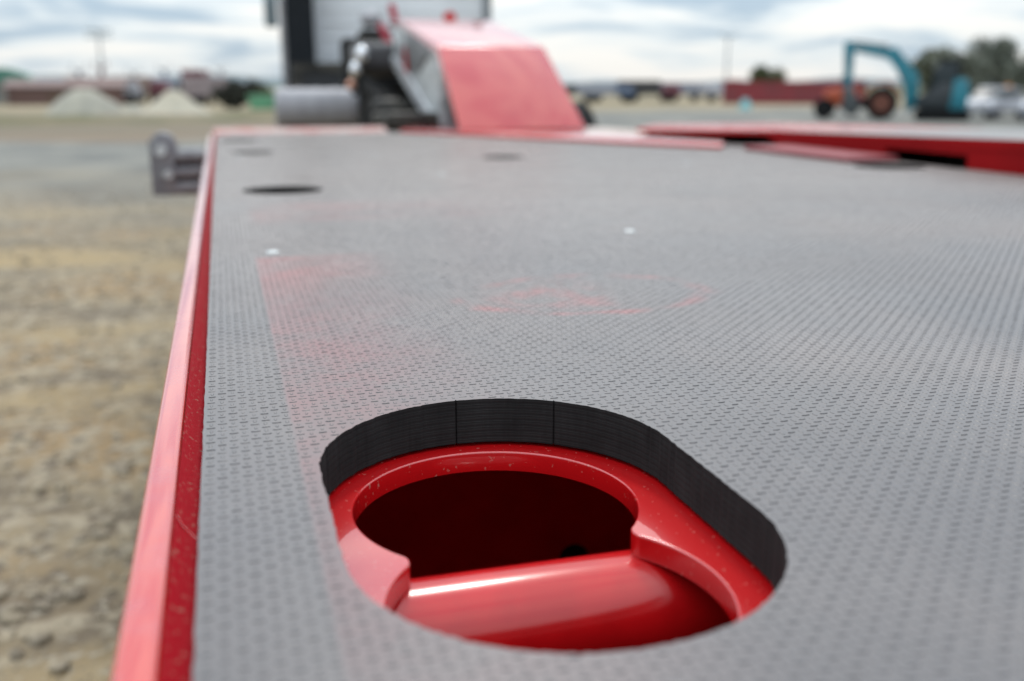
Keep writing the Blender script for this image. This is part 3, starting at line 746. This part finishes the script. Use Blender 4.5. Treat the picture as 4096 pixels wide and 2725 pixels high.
# gearbox cowl: grey engine hump tapering down behind the cab
bm = BM(); prism(bm, [(-.75, .42), (.1, .42), (.1, .22), (-.35, -.28), (-.42, -.28)], 'y', -1.30, -1.0, bev=.03); obj('engine_cowl', bm, mat('cowl_grey', (.30, .32, .34), rough=.5, second=(.16, .17, .18), vscale=4), CB, smooth=40, local=True)
# air tanks, fittings
bm = BM(); box(bm, -.66, -.25, .02, .30, 1.06, 1.40, .03); tobj('dark_backing', bm, m_dark)  # black box added as dark backing to set off the bright fittings
bm = BM(); box(bm, -.62, -.30, -.42, .015, 1.0, 1.16, .03); tobj('coupling_bracket', bm, m_dark)
bm = BM(); blob(bm, (-.42, .55, 1.55), (.08, .07, .06), 2, .05); tobj('work_lamp', bm, m_silver, smooth=60)
bm = BM(); box(bm, -.50, -.28, .45, .95, 1.10, 1.48, .02); tobj('lamp_stand', bm, m_dark)

# ------------------------------------------------------------------ background machines
def rvec(rz): return Vector((math.cos(rz), math.sin(rz), 0))
def wheel(parent, x, y, z, r, wd, rim=m_greasy, tyre=m_black, name='wheel'):
    bm = BM(); tube(bm, [(x, y - wd / 2, z), (x, y - wd * .3, z), (x, y + wd * .3, z), (x, y + wd / 2, z)], r, 24)
    for v in bm.verts:
        if abs(abs(v.co.y - y) - wd / 2) < 1e-4: v.co.x = x + (v.co.x - x) * .88; v.co.z = z + (v.co.z - z) * .88
    wo = obj(name, bm, tyre, parent, smooth=40, local=True)
    bm = BM(); tube(bm, [(x, y - wd / 2 - .01, z), (x, y + wd / 2 + .01, z)], r * .55, 18); obj('rim', bm, rim, wo, smooth=40, local=True)
    return wo

# excavator, standing side-on: boom reaching left, arm hanging straight down
EX = thing('excavator', 'teal compact excavator with raised boom and hanging arm', 'excavator', (20.81, 27.3, 0), R(-37)); EX.scale = (1.13,) * 3
for y in (-.45, .45):
    bm = BM(); prism(bm, arc(.22, .16, .16, 90, 270, 8) + arc(1.32, .16, .16, 270, 450, 8), 'y', y - .13, y + .13, bev=.01); obj('track', bm, m_black, EX, smooth=40, local=True)
bm = BM(); box(bm, .3, 1.25, -.32, .32, .12, .34, .02); obj('undercarriage', bm, m_dark, EX, local=True)
bm = BM(); prism(bm, [(.10, .34), (1.10, .34), (1.10, .95), (.75, 1.05), (.35, .75), (.10, .65)], 'y', -.48, .48, bev=.03); obj('engine_body', bm, mat('charcoal_body', (.02, .028, .034), rough=.4, var=.3, vscale=4), EX, smooth=40, local=True)
bm = BM(); prism(bm, [(.92, .30)] + [(1.37, .30), (1.40, .9), (1.30, 1.12), (1.0, 1.14)], 'y', -.50, .50, bev=.05); obj('counterweight', bm, m_teal, EX, smooth=40, local=True)
CBE = bpy.data.objects.new('cab', None); col.objects.link(CBE); CBE.parent = EX; CBE.location = (.68, -.1, .7)
bm = BM(); prism(bm, [(-.33, -.02), (.40, -.02), (.42, .84), (-.05, .86), (-.22, .62)], 'y', -.36, .30, bev=.03); obj('cab_glass', bm, m_glass, CBE, smooth=40, local=True)
bm = BM(); box(bm, -.12, .46, -.40, .34, .865, .93, .02); obj('cab_roof', bm, m_dark, CBE, local=True)
for px_, z0, z1, pz in ((-.34, 0, .62, -.22), (.42, 0, .86, .43)):
    bm = BM(); tube(bm, [(px_, -.375, z0), (pz, -.375, z1)], .025, 6); obj('pillar', bm, m_dark, CBE, local=True)
bm = BM()
prism(bm, [(-.18, .22), (.18, .36), (.09, 1.24), (-.53, 1.97), (-.72, 1.93), (-1.72, 2.08), (-1.82, 1.89), (-.86, 1.68), (-.70, 1.64), (-.26, 1.10)], 'y', -.10, .10, bev=.015)
obj('boom', bm, m_teal, EX, smooth=40, local=True)
bm = BM(); prism(bm, [(-1.92, 2.12), (-1.70, 2.14), (-1.62, 1.85), (-1.64, .80), (-1.80, .80), (-1.90, 1.8)], 'y', -.13, .13, bev=.012); obj('arm', bm, m_teal, EX, smooth=40, local=True)
bm = BM(); prism(bm, [(-1.82, .86), (-1.58, .86), (-1.42, .55), (-1.40, .14), (-1.62, .10), (-1.86, .30)], 'y', -.24, .24, bev=.02); obj('bucket', bm, mat('bucket_steel', (.05, .06, .065), rough=.5, var=.3), EX, smooth=40, local=True)
bm = BM(); tube(bm, [(-.05, .16, .55), (-.52, .16, 1.5)], .04, 10); obj('boom_cylinder', bm, m_silver, EX, local=True)
bm = BM(); tube(bm, [(-.75, 0, 2.00), (-1.68, 0, 2.12)], .03, 10); obj('arm_cylinder', bm, m_dark, EX, local=True)

# orange tractor beyond it
OT = thing('farm_tractor', 'orange farm tractor parked beyond the teal excavator arm', 'tractor', (20.15, 29.0, 0), R(-35)); OT.scale = (1.12,) * 3
wheel(OT, -1.0, -.45, .30, .30, .22, m_dark); wheel(OT, -1.0, .45, .30, .30, .22, m_dark)
wheel(OT, .55, -.5, .46, .46, .3, mat('rusty_rim', (.16, .05, .03), rough=.6, var=.3)); wheel(OT, .55, .5, .46, .46, .3, m_orange)
bm = BM(); prism(bm, [(-1.05, .35), (-.10, .35), (-.10, .92), (-.80, .86), (-1.05, .78)], 'y', -.25, .25, bev=.04); obj('bonnet', bm, m_orange, OT, smooth=40, local=True)
bm = BM(); box(bm, -.6, .7, -.2, .2, .3, .55, .02); obj('gearbox', bm, m_dark, OT, local=True)
bm = BM(); prism(bm, arc(.55, .46, .58, 160, 20, 14) + arc(.55, .46, .52, 20, 160, 14), 'y', -.66, -.34); obj('mudguard', bm, m_orange, OT, smooth=40, local=True)
bm = BM(); prism(bm, arc(.55, .46, .58, 160, 20, 14) + arc(.55, .46, .52, 20, 160, 14), 'y', .34, .66); obj('mudguard', bm, m_orange, OT, smooth=40, local=True)
bm = BM(); box(bm, .35, .75, -.22, .22, .62, .74, .03); box(bm, .66, .76, -.22, .22, .74, 1.08, .03); obj('seat', bm, m_black, OT, smooth=40, local=True)
bm = BM(); tube(bm, [(-.08, 0, .8), (.12, 0, 1.02)], .02, 8); obj('steering_column', bm, m_dark, OT, local=True)
bm = BM(); tube(bm, [(-.55, .1, .9), (-.55, .1, 1.25)], .025, 8); obj('exhaust_pipe', bm, m_dark, OT, local=True)

# red steel skip along the back of the yard
def skip(loc, rz, L_, W_, H_):
    o = thing('waste_skip', 'long low red ribbed steel skip before the lone dark tree', 'skip', loc, rz)
    bm = BM(); box(bm, -L_ / 2, L_ / 2, -W_ / 2, W_ / 2, .04, .12)
    for a in ((-L_ / 2, L_ / 2, -W_ / 2, -W_ / 2 + .05), (-L_ / 2, L_ / 2, W_ / 2 - .05, W_ / 2), (-L_ / 2, -L_ / 2 + .05, -W_ / 2 + .05, W_ / 2 - .05), (L_ / 2 - .05, L_ / 2, -W_ / 2 + .05, W_ / 2 - .05)): box(bm, *a, .12, H_)
    obj('skip_wall', bm, m_red_old, o, local=True)
    bm = BM(); box(bm, -L_ / 2 - .04, L_ / 2 + .04, -W_ / 2 - .06, -W_ / 2 - .001, H_ - .12, H_); obj('top_rim', bm, m_red_old, o, local=True)
    for k in range(12):
        x = -L_ / 2 + .1 + (L_ - .2) * k / 11
        bm = BM(); box(bm, x - .05, x + .05, -W_ / 2 - .06, -W_ / 2 - .001, .0, H_ - .121); obj('rib', bm, m_red_old, o, local=True)
    bm = BM(); box(bm, -L_ / 2 + .2, -L_ / 2 + .9, -W_ / 2 + .2, W_ / 2 - .2, .12, H_ + .08); obj('load', bm, m_red_old, o, local=True)
skip((32.2, 53.0, 0), R(-32), 7.9, 2.2, 1.28)

def car(name, label, loc, rz, paint, scale=1.0, group=None):
    o = thing(name, label, 'car', loc, rz, group); S = scale
    prof = [(-2.1, .35), (-2.15, .75), (-1.95, .95), (-1.45, 1.0), (1.05, 1.0), (1.9, .88), (2.15, .7), (2.15, .35)]
    bm = BM(); prism(bm, [(x * S, z * S) for x, z in prof], 'y', -.85 * S, .85 * S, bev=.06 * S); obj('body', bm, paint, o, smooth=45, local=True)
    bm = BM(); prism(bm, [(x * S, z * S) for x, z in [(-1.55, .985), (-1.2, 1.42), (.15, 1.46), (.98, .985)]], 'y', -.74 * S, .74 * S, bev=.04 * S); obj('windows', bm, m_glass, o, smooth=45, local=True)
    bm = BM(); prism(bm, [(x * S, z * S) for x, z in [(-1.25, 1.43), (-1.15, 1.50), (.1, 1.53), (.25, 1.45)]], 'y', -.70 * S, .70 * S, bev=.02 * S); obj('roof', bm, paint, o, smooth=45, local=True)
    for x in (-1.35, 1.35):
        for y in (-.78, .78): wheel(o, x * S, y * S, .32 * S, .32 * S, .2 * S, m_silver)
    for y in (-.6, .6):
        bm = BM(); box(bm, 2.12 * S, 2.18 * S, (y - .14) * S, (y + .14) * S, .66 * S, .78 * S, .01); obj('headlight', bm, m_silver, o, local=True)
    return o
m_carw = mat('white_car_paint', (.40, .41, .45), rough=.5, coat=.0, var=.08)
m_carg = mat('grey_car_paint', (.30, .32, .36), rough=.3, coat=.5, var=.08)
car('parked_car', 'white car right of the teal excavator', (24.1, 27.6, 0), R(-155), m_carw, .66)
car('parked_car', 'grey car behind the white car at the right edge', (24.3, 25.6, 0), R(-140), m_carg, .62)
# orange-topped pickup with beacon behind the cars
PK = thing('pickup_truck', 'white pickup with an orange beacon at the far right edge', 'pickup', (26.6, 29.2, 0), R(-40))
bm = BM(); box(bm, -1.2, 1.2, -.5, .5, .25, .62, .05); obj('body', bm, m_carw, PK, smooth=40, local=True)
bm = BM(); prism(bm, [(-.9, .62), (-.7, .98), (-.05, .98), (.15, .62)], 'y', -.45, .45, bev=.03); obj('cab', bm, m_carw, PK, smooth=40, local=True)
bm = BM(); tube(bm, [(-.4, 0, .98), (-.4, 0, 1.10)], .09, 14); obj('beacon', bm, mat('orange_lens', (.6, .22, .02), rough=.2, var=.1), PK, smooth=40, local=True)
for x in (-.75, .75):
    for y in (-.45, .45): wheel(PK, x, y, .24, .24, .16, m_silver)

# a small teal drum with a cone lid on the yard
DR = thing('marker_cone', 'small pale teal cone standing in front of the red skip', 'cone', (22.0, 40.0, 0))
bm = BM(); tube(bm, [(0, 0, .0), (0, 0, .05)], .42, 20); obj('base', bm, m_concrete, DR, local=True)
bm = BM(); tube(bm, [(0, 0, .05), (0, 0, .5)], .30, 20, .12); obj('cone_body', bm, mat('pale_teal', (.16, .40, .42), rough=.5, var=.1), DR, smooth=50, local=True)

# distant lorries on both sides
def lorry(label, loc, rz, cabc, boxc, L_=4.0, H_=1.5, name='parked_lorry', group='lorries at the back of the yard'):
    o = thing(name, label, 'lorry', loc, rz, group)
    bm = BM(); box(bm, -L_ * .5, L_ * .18, -.6, .6, .45, H_, .04); obj('cargo_box', bm, boxc, o, local=True)
    bm = BM(); prism(bm, [(L_ * .2, .35), (L_ * .5, .35), (L_ * .5, .75), (L_ * .44, H_ * .82), (L_ * .2, H_ * .86)], 'y', -.58, .58, bev=.05); obj('cab', bm, cabc, o, smooth=40, local=True)
    bm = BM(); prism(bm, [(L_ * .475, .80), (L_ * .495, .80), (L_ * .445, H_ * .78), (L_ * .425, H_ * .78)], 'y', -.5, .5); obj('windscreen', bm, m_glass, o, local=True)
    for x in (-L_ * .3, L_ * .36):
        for y in (-.5, .5): wheel(o, x, y, .28, .28, .2, m_dark)
    return o
def P3(n, c): return mat(n, c, rough=.5, second=tuple(q * .8 for q in c), vscale=1.5)
c_wh, c_rd, c_pk, c_bl, c_tan, c_dk, c_lil = P3('box_white', (.36, .37, .41)), P3('box_red', (.13, .035, .05)), P3('box_pink', (.24, .20, .21)), P3('box_blue', (.10, .14, .22)), P3('box_tan', (.26, .19, .16)), P3('box_dark', (.035, .034, .036)), P3('box_grey', (.26, .28, .33))
far = [('dusty pink lorry left of the round grey sand pile', (-6.3, 63, 0), 12, c_wh, c_tan, 4, 1.5), ('tan and red lorry between the two sand piles', (-4.4, 64, 0), -8, c_rd, c_tan, 3.4, 1.55),
       ('white lorry between the two sand piles', (-2.6, 66, 0), 5, c_wh, c_lil, 3.8, 1.4), ('dark red lorry behind the pointed sand pile', (-1.1, 62, 0), 80, c_rd, c_rd, 3, 1.9),
       ('pink lorry beside the dark hedge', (-.15, 60, 0), 20, c_wh, c_pk, 3.4, 1.5), ('blue lorry at the far left edge', (-12.6, 58, 0), 5, c_bl, c_wh, 3, 1.0),
       ('blue roofed lorry just right of the gooseneck', (23.2, 60, 0), -20, c_bl, c_lil, 3.6, 1.2), ('dark red lorry in the row right of the gooseneck', (26.2, 60, 0), -25, c_rd, c_dk, 4.0, 1.35),
       ('pale grey lorry between the dark red lorry and the skip', (29.2, 61, 0), -30, c_wh, c_lil, 4.6, 1.25), ('white lorry nearest the red skip', (32.0, 63, 0), -30, c_wh, c_wh, 3.6, 1.2),
       ('dark low lorry half hidden by the gooseneck edge', (22.0, 63, 0), -15, c_dk, c_dk, 4.2, 1.1), ('grey lorry between the blue and the dark red lorries', (25.0, 63, 0), -20, c_lil, c_lil, 3.6, 1.15),
       ('tan lorry behind the pale grey lorry', (29.0, 66, 0), -25, c_tan, c_tan, 4.2, 1.2), ('dark lorry left of the dark hedge', (-.9, 66, 0), 10, c_dk, c_dk, 3.0, 1.3),
       ('grey lorry behind the gap between the sand piles', (-3.6, 70, 0), 0, c_lil, c_wh, 4.0, 1.5)]
for lb, lc, a, c1, c2, l_, h_ in far: lorry(lb, lc, R(a), c1, c2, l_, h_)
# masts of folded lifts behind the lorries
for k, (x, h, c) in enumerate([(-8.2, 2.0, c_bl), (-6.9, 2.3, c_rd), (-5.0, 1.9, c_wh), (-3.2, 2.1, c_bl), (-1.9, 2.0, c_lil), (.2, 2.2, c_wh)]):
    nm = ['blue', 'red', 'white', 'short blue', 'grey', 'pale'][k]
    o = thing('lift_mast', ['blue lift mast left of the grey sand pile', 'tall red lift mast above the grey sand pile', 'white lift mast behind the gap between the sand piles', 'blue lift mast left of the pointed sand pile', 'grey lift mast above the pointed sand pile', 'white lift mast next to the dark hedge'][k], 'lift', (x * 1.2, 82, 0), 0, 'lift masts beyond the lorries')
    bm = BM(); box(bm, -.5, .5, -.4, .4, .15, .6, .04); obj('base', bm, c, o, local=True)
    bm = BM(); box(bm, -.12, .12, -.1, .1, .6, h, .01); obj('mast', bm, c, o, local=True)
    bm = BM(); box(bm, -.45, .45, -.3, .3, h, h + .08); box(bm, -.45, -.41, -.3, .3, h + .08, h + .5); box(bm, .41, .45, -.3, .3, h + .08, h + .5); obj('basket', bm, c, o, local=True)
    for xx in (-.38, .38): wheel(o, xx, -.42, .15, .15, .1, m_dark)

# sheds at the far left
SH = thing('shed', 'long rusty red shed behind the grey sand pile', 'shed', (-8.0, 62, 0), R(3))
bm = BM(); box(bm, -3.0, 2.8, -1.5, 1.5, 0, .95); obj('wall', bm, P3('rusty_wall', (.12, .065, .055)), SH, local=True)
bm = BM(); prism(bm, [(-1.65, .93), (0, 1.30), (1.65, .93), (1.65, .98), (0, 1.36), (-1.65, .98)], 'x', -3.2, 3.0); obj('roof', bm, P3('rusty_roof', (.13, .065, .055)), SH, local=True)
bm = BM(); box(bm, -1.0, .4, -1.53, -1.501, .0, .75); obj('door', bm, P3('brown_door', (.10, .06, .04)), SH, local=True)
GS = thing('shed', 'pale shed with a green roof at the far left edge', 'shed', (-12.6, 66, 0), R(4))
bm = BM(); box(bm, -2.2, 2.0, -1.5, 1.5, 0, 1.1); obj('wall', bm, P3('pale_wall', (.26, .25, .23)), GS, local=True)
bm = BM(); prism(bm, [(-2.4, 1.1), (2.2, 1.1), (1.9, 1.7), (1.0, 2.0), (-2.4, 2.1)], 'y', -1.7, 1.7, bev=.05); obj('roof', bm, P3('green_roof', (.06, .20, .15)), GS, local=True)
for k in range(3):
    bm = BM(); box(bm, -1.4 + k * 1.1, -.8 + k * 1.1, -1.53, -1.501, .4, .85); obj('window', bm, m_glass, GS, local=True)
GB = thing('storage_bin', 'green storage bin just left of the silver mudguard', 'bin', (1.95, 46, 0), R(-5))
bm = BM(); prism(bm, [(-.62, .05), (.62, .05), (.72, .58), (-.72, .58)], 'y', -.5, .5, bev=.03); obj('bin_body', bm, P3('green_bin', (.10, .30, .17)), GB, local=True)
bm = BM(); box(bm, -.76, .76, -.55, .55, .582, .64, .015); obj('lid', bm, P3('green_lid', (.12, .34, .20)), GB, local=True)

# sand piles
def pile(label, loc, r, h, m, power, name='sand_pile'):
    bm = BM(); n = 40; rings = []; ph = random.uniform(0, 6)
    for i in range(9):
        t = i / 8; rr = r * t
        z = h * (1 - t) ** power if power >= 1 else h * (1 - t ** (1 / power))
        rings.append([bm.verts.new((rr * math.cos(a) * (1 + .06 * math.sin(3 * a + ph)), rr * math.sin(a), max(0, z * (1 + .05 * math.sin(5 * a + i))))) for a in (2 * math.pi * k / n for k in range(n))])
    for a, b in zip(rings[1:], rings[2:]):
        for k in range(n): bm.faces.new((a[k], b[k], b[(k + 1) % n], a[(k + 1) % n]))
    bm.faces.new(rings[1])
    for v in rings[0]: bm.verts.remove(v)
    o = obj(name, bm, m, smooth=70); o.location = loc
    tag(o, label, 'sand pile', 'sand piles in the yard'); return o
pile('rounded grey sand pile, left of the two', (-4.95, 42, -.02), 1.55, .98, m_sandg, .62)
pile('pointed pale cream sand pile, right of the two', (-1.72, 42, -.02), 1.45, 1.02, m_sand, 1.12)
pile('small low heap of pale sand between the two big piles', (-3.35, 43.5, -.02), .9, .35, m_sandg, .8)

# ------------------------------------------------------------------ trees, hedge, poles
m_leaf1 = mat('dark_leaves', (.050, .062, .022), rough=.6, second=(.075, .088, .03), vscale=2)
m_leaf2 = mat('grey_green_leaves', (.15, .17, .135), rough=.5, second=(.07, .085, .06), vscale=1.5)
m_bark = mat('bark', (.09, .07, .05), rough=.9, var=.3, vscale=6)
def tree(name, label, loc, h, cr, ch, n, m, lobes=7, leaf=.16, cat='tree', group=None, trunk=True):
    o = thing(name, label, cat, loc, random.uniform(0, 6), group)
    if trunk:
        bm = BM(); tube(bm, [(0, 0, 0), (.05 * h * .1, 0, h * .3), (.02, .03, h * .62)], h * .035, 8, h * .015)
        for k in range(5):
            a = k * 1.3; tube(bm, [(0, 0, h * (.28 + .05 * k)), (cr * .55 * math.cos(a), cr * .55 * math.sin(a), h * (.5 + .07 * k))], h * .014, 6, h * .005)
        obj('trunk', bm, m_bark, o, smooth=50, local=True)
    cs = [(rng.normal(0, .42) * cr, rng.normal(0, .42) * cr, h - ch * rng.uniform(.15, .85)) for _ in range(lobes)] + [(0, 0, h - ch * .25)]
    V = []; Fc = []
    for i in range(n):
        c = cs[int(rng.integers(len(cs)))]; rr = cr * .55
        d = rng.normal(size=3); d /= np.linalg.norm(d); d *= rr * rng.random() ** .4
        p = np.array(c) + d * np.array([1, 1, .8 * ch / cr / 1.6])
        if p[2] < .08: continue
        u = rng.normal(size=3); u /= np.linalg.norm(u); v = np.cross(u, rng.normal(size=3)); v /= np.linalg.norm(v)
        s_ = leaf * rng.uniform(.6, 1.3); b = len(V)
        V += [p - u * s_, p + v * s_ * .5, p + u * s_, p - v * s_ * .5]; Fc.append((b, b + 1, b + 2, b + 3))
    me = bpy.data.meshes.new('crown'); me.from_pydata([tuple(q) for q in V], [], Fc); me.materials.append(m)
    c_ = bpy.data.objects.new('crown', me); col.objects.link(c_); c_.parent = o
    return o
g = 'trees beyond the yard on the right'
tree('bushy_tree', 'dark olive bushy tree behind the excavator cab', (47.6, 60, 0), 3.3, 1.9, 2.9, 3200, m_leaf1, group=g)
tree('bushy_tree', 'tall grey green tree with a pointed top near the right edge', (52.4, 60, 0), 4.25, 2.1, 4.0, 4200, m_leaf2, group=g)
tree('bushy_tree', 'grey green tree between the olive tree and the pointed tree', (47.5, 57.0, 0), 3.1, 2.0, 3.0, 3400, m_leaf2, group=g)
tree('bushy_tree', 'grey green tree at the far right edge', (52.2, 56.0, 0), 3.4, 2.0, 3.3, 3600, m_leaf2, group=g)
tree('bushy_tree', 'lone dark round tree behind the red skip', (42.5, 75, 0), 2.6, 1.35, 2.2, 1800, m_leaf1)
tree('hedge', 'dark clipped hedge between the pink lorry and green bin', (.72, 48, 0), 1.25, .75, 1.3, 1600, mat('hedge_leaves', (.030, .032, .022), rough=.7, var=.3), lobes=9, leaf=.12, cat='hedge', trunk=True)
tree('hedge', 'low dark hedge right of the dark clipped hedge', (2.0, 60, 0), 1.15, 1.0, 1.1, 1400, m_leaf1, lobes=9, leaf=.12, cat='hedge')

def pole(label, loc, h, arm, lamp=False):
    o = thing('utility_pole' if not lamp else 'lamp_post', label, 'pole', loc, R(8))
    bm = BM(); tube(bm, [(0, 0, 0), (0, 0, h)], .19, 12, .13); obj('pole', bm, m_wood, o, smooth=50, local=True)
    if lamp:
        for s_ in (-1, 1):
            bm = BM(); tube(bm, [(0, 0, h - .15), (s_ * arm * .7, 0, h)], .06, 8); box(bm, min(s_ * arm * .6, s_ * arm * 1.2), max(s_ * arm * .6, s_ * arm * 1.2), -.2, .2, h, h + .2, .03); obj('lamp_head', bm, m_wood, o, local=True)
    else:
        for z in (h - .25, h - 1.0):
            bm = BM(); box(bm, -arm, arm, -.30, -.16, z - .11, z + .11); c_ = obj('crossarm', bm, m_wood, o, local=True)
            for x in (-arm * .9, -arm * .4, arm * .4, arm * .9):
                bm = BM(); tube(bm, [(x, -.23, z + .11), (x, -.23, z + .38)], .08, 8); obj('insulator', bm, m_zinc, c_, local=True)
pole('tall utility pole with crossarms above the grey sand pile', (-15.0, 150, 0), 8.3, 1.6)
pole('slim twin headed lamp post above the red skip', (78.8, 150, 0), 8.6, 1.3, True)
